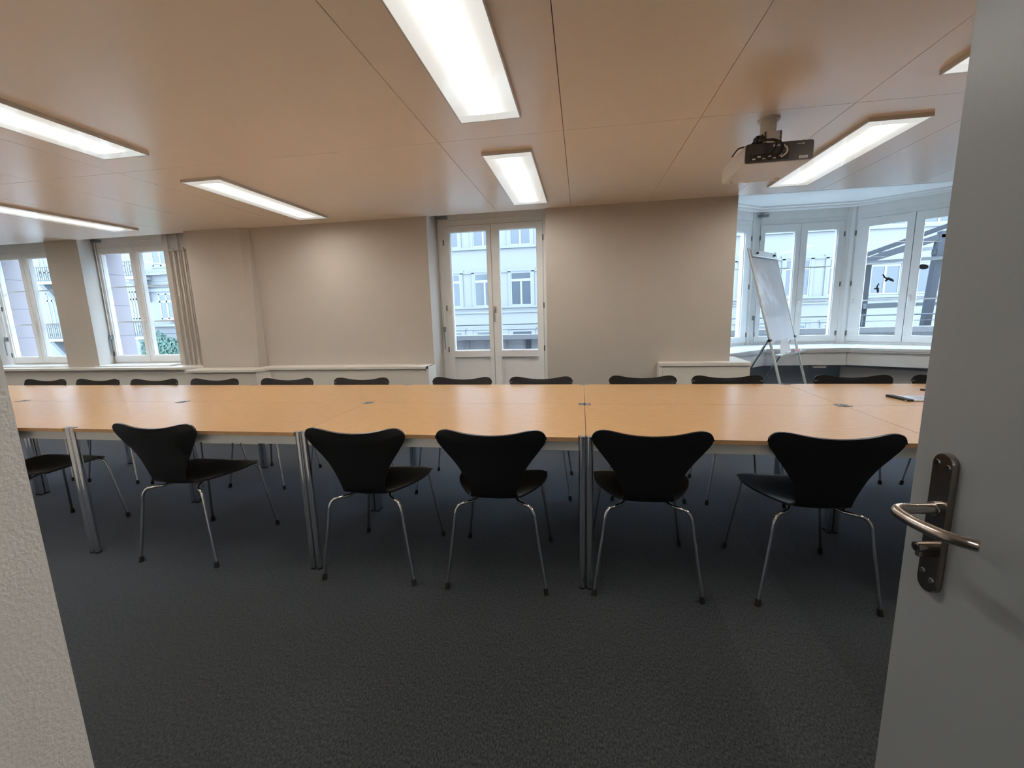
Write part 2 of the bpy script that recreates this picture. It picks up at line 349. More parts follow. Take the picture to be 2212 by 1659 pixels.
# ================================================================ WINDOWS
def bar_box(mb, x0, x1, z0, z1, y0, y1, bev=0.004): mb.box(x0, x1, y0, y1, z0, z1, bev=bev)
def make_window(name, label, loc, ang, W, panes, mid, zg0, zg1, zs0, zs1, ztop, bars=True, opener=True, door=False, zb=0.80, sx=None):
    root = empty(name, (loc[0], loc[1], 0), ang); struct(root, label)
    sx0, sx1 = sx if sx else (0.02, W-0.02)
    mb = MB()
    mb.box(0, sx0, -0.008, 0.075, zb, ztop); mb.box(sx1, W, -0.008, 0.075, zb, ztop)
    mb.box(sx0, sx1, -0.008, 0.075, zs1+0.003, ztop); mb.box(sx0, sx1, -0.020, -0.008, zs1+0.055, ztop-0.01)
    mb.box(sx0, sx1, -0.004, 0.075, zb, zs0-0.003)
    mb.build('window_frame', MT['white'], root)
    gk = MB(); gk.box(sx0-0.001, sx0+0.012, 0.056, 0.07, zs0-0.004, zs1+0.004); gk.box(sx1-0.012, sx1+0.001, 0.056, 0.07, zs0-0.004, zs1+0.004); gk.box(mid-0.012, mid+0.012, 0.056, 0.07, zs0, zs1); gk.box(sx0, sx1, 0.056, 0.07, zs1-0.012, zs1+0.006); gk.box(sx0, sx1, 0.056, 0.07, zs0-0.006, zs0+0.012); gk.build('gap_shade_strip', MT['rubber'], root)  # dark strips added behind the sash gaps to block light and stand for shade
    for k, (a, b) in enumerate(panes):
        l, r = (sx0+0.003, mid-0.003) if k == 0 else (mid+0.003, sx1-0.003)
        m = MB()
        y0, y1 = -0.014, 0.055
        for q in ((l, a, zs0, zs1), (b, r, zs0, zs1), (a, b, zs0, zg0), (a, b, zg1, zs1)):
            if door and q[2] == zs0 and q[3] == zg0:
                m.box(a-0.003, b+0.003, y0, y1, zg0-0.065, zg0+0.0005); m.box(a-0.003, b+0.003, 0.018, 0.04, zs0, zg0-0.06); m.box(a-0.003, b+0.003, y0, y1, zs0, zs0+0.1)
            else: m.box(q[0]-0.0005, q[1]+0.0005, y0, y1, q[2], q[3])
        sash = m.build('door_leaf' if door else 'sash', MT['white'], root)
        # glazing beads
        bd = MB(); e = 0.007
        bd.box(a, a+e, 0.0, 0.05, zg0, zg1); bd.box(b-e, b, 0.0, 0.05, zg0, zg1); bd.box(a+e, b-e, 0.0, 0.05, zg0, zg0+e); bd.box(a+e, b-e, 0.0, 0.05, zg1-e, zg1)
        bd.build('glazing_bead', MT['plasticw'], sash)
        MB().box(a+0.002, b-0.002, 0.024, 0.028, zg0+0.002, zg1-0.002).build('pane', MT['glass'], sash)
        if bars:
            for zz in (1.735, 1.315):
                MB().box(a, b, 0.056, 0.066, zz-0.008, zz+0.008).build('glazing_bar', MT['plasticw'], sash)
        hx = l-0.004 if k == 0 else r+0.004
        for zz in ((2.03, 1.36, 0.92) if door else (2.10, 1.52, 0.93)):
            MB().cyl(hx, -0.018, zz-0.028, zz+0.028, 0.0065, 10).build('hinge', MT['iron'], sash)
        if k == 1:
            hh = MB(); xx = mid+0.022; z = 1.33
            hh.box(xx-0.014, xx+0.014, -0.024, -0.014, z-0.035, z+0.035, bev=0.004)
            hh.tube(smooth_path([(xx, -0.02, z), (xx, -0.052, z), (xx, -0.062, z-0.012), (xx, -0.062, z-0.05), (xx+0.002, -0.058, z-0.125)], 4), 0.008, 10)
            hh.build('window_handle', MT['steel'] if door else MT['plasticw'], sash)
        else:
            c = MB(); xx = l+0.028
            c.tube([(xx, -0.014, 1.295), (xx, -0.022, 1.295)], 0.0, 16, True, rr=[0.013, 0.012]); c.box(xx-0.0125, xx+0.0125, -0.0215, -0.014, 1.295, 1.335, bev=0.003)
            c.tube([(xx, -0.014, 1.335), (xx, -0.022, 1.335)], 0.0, 16, True, rr=[0.013, 0.012])
            c.build('catch_cover', MT['plasticw'], sash)
    for xx in (W*0.3, W*0.62, W*0.93):
        if not door: MB().tube([(xx, -0.001, zb+0.008), (xx, -0.004, zb+0.008)], 0.004, 8).build('screw', MT['iron'], root)
    if opener:
        zt = min(ztop-0.03, 2.37)
        if not door and W > 1.0: zt = 2.28
        if door: zt = 2.285
        xo = -0.02 if W < 1.0 and not door else 0.015
        MB().box(xo, xo+0.11, -0.055, -0.013, zt-0.028, zt, bev=0.004).build('opener_box', MT['opener'], root)
        MB().tube([(xo+0.016, -0.03, zt-0.02), (xo+0.016, -0.03, 1.15)], 0.005, 8).build('opener_rod', MT['white'], root)
        m = MB(); m.box(xo+0.004, xo+0.028, -0.045, -0.012, 1.11, 1.165, bev=0.004); m.tube([(xo+0.016, -0.05, 1.13), (xo+0.022, -0.055, 0.93)], 0.0065, 8); m.build('opener_lever', MT['opener'], root)
    return root
make_window('window_1', 'leftmost white casement window, cut by the photo edge', (-7.32, 4.50), 0, 0.985, [(0.05, 0.435), (0.545, 0.935)], 0.49, 0.90, 2.125, 0.825, 2.19, 2.345)
make_window('window_2', 'white casement window beside the heating pipes', (-5.74, 4.50), 0, 1.06, [(0.055, 0.48), (0.58, 1.005)], 0.53, 0.90, 2.125, 0.825, 2.19, 2.345)
make_window('door_1', 'white glazed balcony door in the window wall', (-1.475, 4.50), 0, 1.13, [(0.125, 0.520), (0.640, 1.035)], 0.565, 0.90, 2.135, 0.06, 2.19, 2.345, bars=False, door=True, zb=0.0, sx=(0.065, 1.097))
make_window('window_3', 'slanted bay window mostly hidden by the wall corner', (1.236, 5.262), math.radians(36.87), 1.03, [(0.09, 0.431), (0.56, 0.901)], 0.495, 0.90, 2.17, 0.83, 2.25, 2.44, opener=False)
make_window('window_4', 'front bay window behind the flipchart', (2.142, 5.90), 0, 0.968, [(0.073, 0.425), (0.548, 0.884)], 0.476, 0.90, 2.17, 0.83, 2.25, 2.44)
w5 = make_window('window_5', 'slanted bay window with bird silhouettes beside the door', (3.19, 5.88), math.radians(-36.87), 1.03, [(0.129, 0.470), (0.599, 0.94)], 0.530, 0.90, 2.17, 0.83, 2.25, 2.44, opener=False)
struct(MB().box(-1.475, -0.345, 4.50, 4.58, -0.03, 0.03).build('trim_12', MT['iron']), 'threshold of the balcony door')

# bird silhouettes stuck on the bay window glass
def bird(u, z, rot, sc, label, oval=False):
    c = Vector((3.19, 5.88)) + Vector((0.8, -0.6))*u
    if oval: pts = [(0.055*math.cos(a), 0.034*math.sin(a)) for a in [2*PI*i/20 for i in range(20)]]
    else: pts = [(-0.085, 0.035), (-0.065, 0.045), (-0.03, 0.012), (0.0, 0.010), (0.012, 0.028), (0.022, 0.012), (0.06, 0.012), (0.09, -0.012), (0.088, -0.03), (0.05, -0.024), (0.02, -0.02), (0.004, -0.05), (-0.018, -0.048), (-0.012, -0.016), (-0.04, -0.006)]
    cr, sr = math.cos(rot), math.sin(rot); T = Matrix.Translation((c.x, c.y, z)) @ Matrix.Rotation(math.radians(-36.87), 4, 'Z')
    P = [((x*cr - y*sr)*sc, (x*sr + y*cr)*sc) for x, y in pts]; n = len(P)
    vs = [(x, 0.0195, y) for x, y in P] + [(x, 0.0225, y) for x, y in P]
    m = MB().add(vs, [tuple(range(n)), tuple(reversed(range(n, 2*n)))] + [((i+1) % n, i, n+i, n+(i+1) % n) for i in range(n)], False, T)
    tag(m.build('bird_sticker', MT['sticker']), label, 'sticker', 'dark stickers on the bay window')
bird(0.345, 1.557, -0.35, 0.75, 'upper dark bird silhouette sticker with spread wings on the bay glass')
bird(0.266, 1.452, -1.25, 0.62, 'lower dark bird silhouette sticker diving on the bay glass')
bird(0.635, 1.66, -0.25, 0.8, 'dark oval sticker on the right pane of the slanted bay window', True)

# heating pipes in the recess left of the pier
def pipe(xx, zt, lab):
    m = MB().tube([(xx, 4.335, 0.797), (xx, 4.335, zt)], 0.0085, 12)
    tag(m.build('heating_pipe', MT['wall']), lab, 'pipe', 'thin cream heating pipes left of the pier')
pipe(-4.565, 2.3, 'thin cream heating pipe nearest the window, reaching the ceiling')
pipe(-4.50, 2.12, 'thin cream heating pipe, second from the window')
pipe(-4.435, 2.3, 'thin cream heating pipe, third from the window, reaching the ceiling')
pipe(-4.37, 2.12, 'thin cream heating pipe nearest the pier')
m = MB().box(-4.60, -4.335, 4.318, 4.328, 2.085, 2.095).box(-4.52, -4.49, 4.31, 4.36, 2.08, 2.10).box(-4.38, -4.35, 4.31, 4.36, 2.08, 2.10)
tag(m.build('pipe_clip', MT['wall']), 'cream clip bar holding the heating pipes near the ceiling', 'pipe clip')

# ================================================================ CEILING LAMPS
def make_lamp():
    r = empty('ceiling_lamp')
    m = MB(); a, b, t = 0.151, 0.630, 0.006
    for q in ((-a, -a+t, -b, b), (a-t, a, -b, b), (-a+t, a-t, -b, -b+t), (-a+t, a-t, b-t, b)): m.box(q[0], q[1], q[2], q[3], -0.020, 0.0)
    m.build('lamp_frame', MT['lampframe'], r)
    MB().box(-a+t, a-t, -b+t, b-t, -0.018, -0.012).build('diffuser', MT['lamp'], r)
    return r
lamp0 = make_lamp()
sc_ = (H - 0.019 - 1.306)/(H - 1.306)
lamps = [(-0.445, 1.655, 'large lit ceiling lamp at the top middle of the photo'), (-0.445, 3.405, 'lit ceiling lamp in front of the balcony door'),
         (-2.60, 1.655, 'lit ceiling lamp at the upper left, cut by the left photo edge'), (-2.575, 3.405, 'lit ceiling lamp between the left windows and the balcony door'),
         (-4.70, 3.375, 'lowest and farthest left lit ceiling lamp near the left windows'), (1.668, 3.405, 'lit ceiling lamp right of the projector'),
         (1.668, 1.655, 'lit ceiling lamp corner showing beside the top of the grey door'),
         (-4.70, 1.655, 'lit ceiling lamp over the left end of the tables'), (3.80, 3.405, 'lit ceiling lamp at the right end of the room, behind the door'), (3.80, 1.655, 'lit ceiling lamp behind the grey door leaf'),
         (-6.85, 3.405, 'lit ceiling lamp at the far left end of the room'), (-6.85, 1.655, 'lit ceiling lamp in the far left corner of the room'), (0.05, -0.95, 'added unseen corridor lamp behind the camera, brightening the plaster wall end')]  # the corridor lamp is unseen, added to brighten the plaster wall end
for i, (x, y, lab) in enumerate(lamps):
    o = lamp0 if i == 0 else copy_tree(lamp0)
    o.location = (x*sc_, y*sc_, H); tag(o, lab, 'ceiling lamp', 'rectangular ceiling lamps')

# ================================================================ TABLES
TW, TD, TZ, NY, X0 = 1.40, 0.70, 0.744, 1.867, 0.02
def make_table():
    r = empty('conference_table')
    n = 0.0335; e = 0.0012; th = 0.019
    P = [(e+n, e), (TW-e-n, e), (TW-e-n, e+n), (TW-e, e+n), (TW-e, TD-e-n), (TW-e-n, TD-e-n), (TW-e-n, TD-e), (e+n, TD-e), (e+n, TD-e-n), (e, TD-e-n), (e, e+n), (e+n, e+n)]
    m = MB(); m.prism(P, TZ-th, TZ)
    for i in range(2, len(m.f)): m.mi[i] = 1
    m.build('tabletop', [MT['wood'], MT['woodedge']], r)
    a = MB(); i0 = 0.012
    a.box(0.034, TW-0.034, i0, i0+0.02, 0.680, TZ-th-0.002); a.box(0.034, TW-0.034, TD-i0-0.02, TD-i0, 0.680, TZ-th-0.002)
    a.box(i0, i0+0.02, 0.034, TD-0.034, 0.680, TZ-th-0.002); a.box(TW-i0-0.02, TW-i0, 0.034, TD-0.034, 0.680, TZ-th-0.002)
    a.build('table_frame', MT['alu'], r)
    for cx in (0.0168, TW-0.0168):
        for cy in (0.0168, TD-0.0168):
            l = MB().cyl(cx, cy, 0.008, TZ+0.0005, 0.0155, 24).build('table_leg', MT['chrome'], r)
            MB().cyl(cx, cy, TZ+0.0005, TZ+0.0022, 0.0148, 20, r2=0.0135).cyl(cx, cy, TZ+0.0022, TZ+0.0024, 0.004, 10).build('leg_cap', MT['cap'], l)
            MB().cyl(cx, cy, 0.0, 0.009, 0.0165, 20).build('glide', MT['rubber'], l)
    return r
t0 = make_table()
near = ['near left end table, cut by the photo edge', 'near table behind the leftmost chair', 'near table behind the turned left chair, between the two left leg pairs',
        'near table in the middle, left of the central leg pair', 'near table right of the central leg pair', 'near table at the right end beside the grey door']
far = ['far left end table below the leftmost window', 'far table below the window with the pipes', 'far table in front of the pier and wall ledge',
       'far table in front of the balcony door', 'far table in front of the wall between balcony door and bay', 'far table in front of the bay, carrying the clear sleeve']
k = 0
for row, labs in ((0, near), (1, far)):
    for j, lab in enumerate(labs):
        o = t0 if k == 0 else copy_tree(t0); k += 1
        o.location = (X0 + (j-4)*TW, NY + row*TD, 0)
        tag(o, 'beech table, ' + lab, 'table', 'beech tables pushed together into one long table')

# ================================================================ CHAIRS
def interp(tab, s):
    for a, b in zip(tab[:-1], tab[1:]):
        if s <= b[0]:
            t = (s-a[0])/(b[0]-a[0]); return [a[i]+(b[i]-a[i])*t for i in range(1, len(a))]
    return list(tab[-1][1:])
def catmull(tab, s):
    n = len(tab)
    for i in range(n-1):
        if s <= tab[i+1][0] or i == n-2:
            p1, p2 = tab[i], tab[i+1]; p0 = tab[max(i-1, 0)]; p3 = tab[min(i+2, n-1)]
            t = (s-p1[0])/(p2[0]-p1[0]); out = []
            for c in range(1, len(p1)):
                out.append(0.5*(2*p1[c] + (-p0[c]+p2[c])*t + (2*p0[c]-5*p1[c]+4*p2[c]-p3[c])*t*t + (-p0[c]+3*p1[c]-3*p2[c]+p3[c])*t**3))
            return out
# s, y, z, half width, edge lift (towards the sitter)
PR = [(0, .145, .450, .224, .004), (1, .09, .449, .231, .006), (2, .03, .445, .226, .010), (3, -.03, .440, .206, .013), (4, -.09, .436, .174, .014), (5, -.14, .437, .142, .012),
      (6, -.180, .447, .119, .006), (7, -.203, .470, .109, .004), (8, -.214, .50, .110, .004), (9, -.222, .54, .124, .008), (10, -.231, .59, .146, .014), (11, -.241, .64, .178, .020), (12, -.251, .69, .2145, .020),
      (13, -.260, .726, .2395, .022), (14, -.265, .752, .2475, .022)]
def chair_rows():
    NU = 24; us = [math.sin(PI/2*(2*i/NU-1))*0.5 + 0.5*(2*i/NU-1) for i in range(NU+1)]
    rows = []
    fr = [(0, 0, .222, .430), (.5, .11, .219, .431), (.75, .165, .210, .434), (.9, .197, .192, .440), (1.0, .224, .145, .450)]
    for k in range(6):
        q = k/6; row = []
        for u in us:
            a = abs(u); x, y, z = catmull([(f[0], *f[1:]) for f in fr], a); w0 = .224*a
            y0, z0 = .145, .450 + .004*a*a
            tt = q**0.75 if False else q
            xx = x + (w0-x)*tt; yy = y + (y0-y)*tt; zz = z + (z0-z)*(1-(1-tt)**2)
            row.append(Vector((math.copysign(xx, u), yy, zz)))
        rows.append(row)
    S = 42
    for k in range(S+1):
        s = 14*k/S; y, z, wd, c = catmull(PR, s); y2, z2, _, _ = catmull(PR, min(14, s+0.05)); y1, z1, _, _ = catmull(PR, max(0, s-0.05))
        t = Vector((0, y2-y1, z2-z1)).normalized(); n = Vector((0, t.z, -t.y))   # towards the sitter
        if t.y < 0 and n.z < 0 and s < 7: n = -n
        if s >= 7 and n.y < 0: n = -n
        rows.append([Vector((u*wd, y, z)) + n*c*(abs(u)**2.2) for u in us])
    split = 6 + int(S*7.6/14)
    top = [(0, 0, .7725), (.2, .058, .775), (.4, .116, .7825), (.6, .172, .794), (.72, .203, .7965), (.82, .2265, .791), (.9, .240, .7805), (.96, .2465, .768), (1.0, .2475, .752)]
    for k in range(1, 6):
        q = k/5; row = []
        for u in us:
            a = abs(u); x, z = catmull([(f[0], *f[1:]) for f in top], a)
            zz = .752 + (z-.752)*q; xx = .2475*a + (x-.2475*a)*q
            row.append(Vector((math.copysign(xx, u), -.265 - .006*q + .022*(abs(xx)/.2475)**2.2, zz)))
        rows.append(row)
    return rows, split
def shell_mesh(rows, allrows, i0, th=0.009):
    nr, nc = len(rows), len(rows[0]); A = allrows
    def nrm(i, j):
        i += i0; p = A[min(i+1, len(A)-1)][j]-A[max(i-1, 0)][j]; q = A[i][min(j+1, nc-1)]-A[i][max(j-1, 0)]
        n = q.cross(p); return n.normalized() if n.length > 1e-9 else Vector((0, 0, 1))
    m = MB(); top = []; bot = []
    for i in range(nr):
        for j in range(nc):
            n = nrm(i, j); top.append(rows[i][j] + n*th/2); bot.append(rows[i][j] - n*th/2)
    N = nr*nc; fs = []
    for i in range(nr-1):
        for j in range(nc-1):
            a, b, c, d = i*nc+j, i*nc+j+1, (i+1)*nc+j+1, (i+1)*nc+j
            fs.append((a, b, c, d)); fs.append((N+d, N+c, N+b, N+a))
    m.add(top+bot, fs, True)
    rim = [j for j in range(nc)] + [i*nc+nc-1 for i in range(1, nr)] + [(nr-1)*nc+j for j in range(nc-2, -1, -1)] + [i*nc for i in range(nr-2, 0, -1)]
    vs = [top[i] for i in rim] + [bot[i] for i in rim]; k = len(rim)
    m.add(vs, [((i+1) % k, i, k+i, k+(i+1) % k) for i in range(k)], True)
    return m
def make_chair():
    r = empty('shell_chair'); rows, sp = chair_rows()
    shell_mesh(rows[:sp+1], rows, 0).build('seat', MT['black'], r)
    shell_mesh(rows[sp:], rows, sp).build('backrest', MT['black'], r)
    for sx in (-1, 1):
        for sy in (-1, 1):
            ye = -0.19 if sy < 0 else 0.185; zk = 0.418 if sy < 0 else 0.428
            pts = [(sx*0.025, sy*0.03, 0.420), (sx*0.075, sy*0.085, 0.420)] + smooth_path([(sx*0.11, ye*0.80, zk-0.002), (sx*0.145, ye*0.98, zk), (sx*0.168, ye*1.04, zk-0.006), (sx*0.183, ye*1.09, zk-0.027), (sx*0.190, ye*1.11, zk-0.06), (sx*0.196, ye*1.125, zk-0.11)], 5) + [(sx*0.2385, sy*0.2375, 0.014)]
            l = MB().tube(pts, 0.0075, 12).build('leg', MT['chrome'], r)
            d = Vector((sx*0.0425, sy*0.025, -0.3)).normalized(); p = Vector((sx*0.2385, sy*0.2375, 0.0))
            MB().tube([p + Vector((0, 0, 0.0)), p - d*0.018, p - d*0.032], 0.011, 12, rr=[0.0125, 0.0115, 0.010]).build('foot_cap', MT['rubber'], l)
    m = MB(); m.box(-0.085, 0.085, -0.055, 0.055, 0.411, 0.4285, bev=0.004); m.build('mounting_plate', MT['plasticd'], r)
    return r
c0 = make_chair()
near_ch = [(-3.30, 2.065, -0.02, 'leftmost near-side chair, half hidden by the rough plaster wall end'), (-2.166, 2.066, 0.0, 'second near-side chair from the left, seat showing at its right'),
           (-1.048, 2.040, 0.01, 'near-side chair directly right of the second chrome leg pair'), (-0.405, 2.043, 0.02, 'near-side chair directly left of the central chrome leg pair'),
           (0.293, 2.070, 0.0, 'near-side chair touching the right of the central chrome leg pair'), (1.004, 2.078, -0.01, 'near-side chair nearest the grey door')]
k = 0
for x, y, rz, lab in near_ch:
    o = c0 if k == 0 else copy_tree(c0); k += 1
    o.location = (x, y, 0); o.rotation_euler.z = rz
    tag(o, 'black chair, ' + lab, 'chair', 'black shell chairs around the long table')
far_ch = [(-5.077, 3.065, 'leftmost far-side chair, below the leftmost window'), (-4.476, 3.065, 'far-side chair below the wall piece between the left windows'), (-3.833, 3.05, 'far-side chair below the window with the pipes'),
          (-3.221, 3.055, 'far-side chair in front of the pier'), (-2.506, 3.06, 'far-side chair just right of the pier at the wall ledge'), (-1.823, 3.065, 'far-side chair in front of the right part of the wall ledge'),
          (-0.958, 3.07, 'far-side chair in front of the left leaf of the balcony door'), (-0.314, 3.075, 'far-side chair in front of the right leaf of the balcony door'), (0.453, 3.10, 'far-side chair left of the radiator cover box'),
          (1.06, 3.09, 'far-side chair in front of the radiator cover box, left of the flipchart'), (1.884, 3.085, 'far-side chair in front of the bay, right of the flipchart'), (2.50, 3.08, 'rightmost far-side chair, cut by the grey door')]
for i, (x, y, lab) in enumerate(far_ch):
    o = copy_tree(c0); o.location = (x, y, 0); o.rotation_euler.z = PI + random.uniform(-0.03, 0.03)
    tag(o, 'black chair, ' + lab, 'chair', 'black shell chairs around the long table')

# ================================================================ ENTRANCE DOOR LEAF (open, right) -> door_2
E0 = Vector((0.619, 0.88)); DA = math.radians(-84.5)
door = empty('door_2', (E0.x, E0.y, 0), DA); struct(door, 'open grey entrance door leaf at the right photo edge')
# local: +x runs from the free edge to the hinges, -y is the visible face (towards the opening)
MB().box(0, 0.87, 0.0, 0.04, 0.008, 2.06, bev=0.002).build('door_leaf', MT['door'], door)
HX, HZ = 0.066, 0.932
m = MB(); pl = [(HX + 0.0195*math.cos(a), HZ - 0.005 + (0.098 + 0.0195*math.sin(a))) for a in [PI*i/12 for i in range(13)]] + [(HX + 0.0195*math.cos(a), HZ - 0.005 + (-0.123 + 0.0195*math.sin(a))) for a in [PI + PI*i/12 for i in range(13)]]
n = len(pl); vs = [(x, 0.0, z) for x, z in pl] + [(HX + (x-HX)*0.93, -0.011, HZ + (z-HZ)*0.99) for x, z in pl]
vs2 = vs[:n] + [(x, -0.008, z) for x, z in pl] + vs[n:]
m.add(vs2, [((i+1) % n, i, n+i, n+(i+1) % n) for i in range(n)] + [(n+(i+1) % n, n+i, 2*n+i, 2*n+(i+1) % n) for i in range(n)] + [tuple(range(2*n, 3*n))])
plate = m.build('handle_plate', MT['steelplate'], door)
for dx, dz in ((-0.010, 0.094), (0.010, 0.090), (-0.010, -0.112), (0.009, -0.121)):
    q = MB(); q.tube([(HX+dx, -0.010, HZ+dz), (HX+dx, -0.0125, HZ+dz)], 0.0, 14, rr=[0.0052, 0.0045]); q.build('screw', MT['chrome'], plate)
m = MB(); hz = HZ + 0.012
path = [(HX, -0.011, hz), (HX, -0.050, hz), (HX, -0.060, hz)] + smooth_path([(HX, -0.066, hz), (HX+0.001, -0.074, hz-0.001), (HX+0.008, -0.0805, hz-0.002), (HX+0.026, -0.0835, hz-0.003), (HX+0.048, -0.084, hz-0.003), (HX+0.070, -0.081, hz-0.003), (HX+0.090, -0.074, hz-0.003), (HX+0.104, -0.064, hz-0.003)], 6) + [(HX+0.117, -0.0525, hz-0.003), (HX+0.1185, -0.051, hz-0.003)]
rr = [0.0096]*(len(path)-1) + [0.0085]
m.tube(path, 0.0096, 20, rr=rr); lev = m.build('door_handle', MT['steel'], door)
MB().tube([(HX, -0.010, hz), (HX, -0.018, hz)], 0.0, 24, rr=[0.0128, 0.0128]).build('handle_collar', MT['chrome'], lev)
m = MB(); m.tube([(HX-0.003, -0.010, HZ-0.062), (HX-0.003, -0.034, HZ-0.062)], 0.0088, 20); m.box(HX-0.007, HX+0.001, -0.030, -0.010, HZ-0.080, HZ-0.062)
cyl = m.build('lock_cylinder', MT['steel'], door)
MB().tube([(HX-0.003, -0.034, HZ-0.062), (HX-0.003, -0.0352, HZ-0.062)], 0.006, 16).box(HX-0.0038, HX-0.0022, -0.0358, -0.0350, HZ-0.066, HZ-0.058).build('keyhole', MT['steelplate'], cyl)

# ================================================================ PROJECTOR
pj = empty('ceiling_projector', (0.98, 2.50, 0))
T_ = None
m = MB(); m.box(-0.158, 0.158, 0.004, 0.375, 2.010, 2.102, bev=0.010); body = m.build('projector_body', MT['projwhite'], pj)
m = MB(); rc = 0.012; pts_ = []
for cx_, cz_, a0 in ((0.157-rc, 2.101-rc, 0), (-0.157+rc, 2.101-rc, 1), (-0.157+rc, 2.011+rc, 2), (0.157-rc, 2.011+rc, 3)):
    pts_ += [(cx_ + rc*math.cos(a0*PI/2 + q*PI/10), cz_ + rc*math.sin(a0*PI/2 + q*PI/10)) for q in range(6)]
m.hexa([(x, 0.005, z) for x, z in pts_], [(x, -0.002, z) for x, z in pts_])
back = m.build('rear_panel', MT['plasticd'], pj)
MB().box(-0.138, 0.045, -0.0045, -0.001, 2.020, 2.052, bev=0.001).build('port_recess', MT['void'], back)
ports = MB()
for i in range(6): ports.box(-0.125+i*0.024, -0.110+i*0.024, -0.0065, -0.004, 2.025+0.009*(i % 2), 2.031+0.010*(i % 2))
ports.build('ports', MT['alu'], back)
arr = MB()
for xx in (0.012, 0.026):
    arr.tube([(xx-0.004, -0.0055, 2.046), (xx+0.004, -0.0055, 2.046), (xx, -0.0055, 2.040), (xx-0.004, -0.0055, 2.046)], 0.0006, 6)
arr.build('arrow_marks', MT['plasticw'], back)
MB().box(0.093, 0.132, -0.0042, -0.002, 2.018, 2.030).build('inventory_sticker', MT['paper'], back)
MB().box(-0.03, 0.017, -0.0042, -0.002, 2.082, 2.090).build('name_label', MT['paper'], back)
pr = MB()
for i in range(5): pr.box(0.097+i*0.0064, 0.101+i*0.0064, -0.0048, -0.0042, 2.0205, 2.0235)
pr.box(0.096, 0.129, -0.0048, -0.0042, 2.0258, 2.0268)
for i in range(7): pr.box(-0.022+i*0.005, -0.019+i*0.005, -0.0048, -0.0042, 2.0850, 2.0875)
pr.build('sticker_print', MT['plasticd'], back)
pr = MB()
for i in range(6): pr.box(0.082+i*0.0038, 0.0845+i*0.0038, -0.0032, -0.0018, 2.085, 2.088)
pr.box(0.106, 0.112, -0.0032, -0.0018, 2.084, 2.090)
pr.build('maker_mark', MT['alu'], back)
for xx, yy in ((-0.125, 0.32), (0.125, 0.32)): MB().cyl(xx, yy, 1.998, 2.011, 0.012, 14).build('foot', MT['projwhite'], pj)
m = MB(); m.tube([(0.05, 0.374, 2.055), (0.05, 0.392, 2.055)], 0.030, 24); m.build('lens', MT['plasticd'], pj)
m = MB(); m.cyl(-0.018, 0.105, H-0.012, H, 0.052, 28); m.cyl(-0.018, 0.105, 2.16, H-0.012, 0.037, 24); mt = m.build('ceiling_mount', MT['projwhite'], pj)
m = MB(); m.box(-0.052, 0.030, 0.055, 0.065, 2.10, 2.175, bev=0.002); m.box(-0.052, -0.044, 0.055, 0.155, 2.10, 2.175); m.box(0.022, 0.030, 0.055, 0.155, 2.10, 2.175); m.box(-0.09, 0.07, 0.06, 0.17, 2.101, 2.106); m.build('mount_bracket', MT['projwhite'], pj)
m = MB()
for xx in (-0.040, 0.018): m.tube([(xx, 0.055, 2.150), (xx, 0.051, 2.150)], 0.006, 12)
m.tube([(-0.011, 0.055, 2.150), (-0.011, 0.052, 2.150)], 0.003, 8)
m.tube([(0.125, 0.03, 2.10), (0.125, 0.03, 2.112)], 0.009, 12); m.build('bracket_screw', MT['alu'], pj)
cab = [([(-0.06, 0.06, 2.16), (-0.085, 0.03, 2.125), (-0.07, -0.02, 2.110), (-0.03, -0.035, 2.095), (-0.035, -0.035, 2.06), (-0.06, -0.02, 2.035), (-0.065, -0.005, 2.032)], 0.0045, 'cable'),
       ([(-0.055, 0.06, 2.15), (-0.075, 0.01, 2.118), (-0.045, -0.03, 2.108), (-0.012, -0.045, 2.085), (-0.010, -0.040, 2.055), (-0.025, -0.02, 2.035), (-0.035, -0.005, 2.032)], 0.0045, 'cable'),
       ([(-0.05, 0.06, 2.15), (-0.06, -0.01, 2.112), (-0.02, -0.035, 2.098), (0.0, -0.045, 2.07), (-0.005, -0.03, 2.04), (-0.012, -0.005, 2.035)], 0.004, 'cable'),
       ([(0.0, -0.005, 2.098), (0.01, -0.015, 2.085), (0.024, -0.030, 2.062), (0.022, -0.030, 2.040), (0.006, -0.012, 2.028)], 0.0035, 'plasticw'),
       ([(-0.055, 0.12, 2.17), (-0.10, 0.10, 2.13), (-0.13, 0.05, 2.108), (-0.175, 0.05, 2.10), (-0.182, 0.12, 2.085)], 0.004, 'cable')]
for p, rd, mm in cab:
    c = MB().tube(smooth_path(p, 6), rd, 10).build('cable', MT[mm], pj)
MB().tube([(0.01, 0.11, 2.10), (0.045, 0.10, 2.125)], 0.008, 10).build('tilt_lever', MT['rubber'], pj)
MB().box(-0.085, -0.05, 0.07, 0.12, 2.125, 2.165, bev=0.006).build('cable_clamp', MT['rubber'], pj)
tag(pj, 'white projector with dark rear panel and loose cables hanging from the ceiling', 'projector')

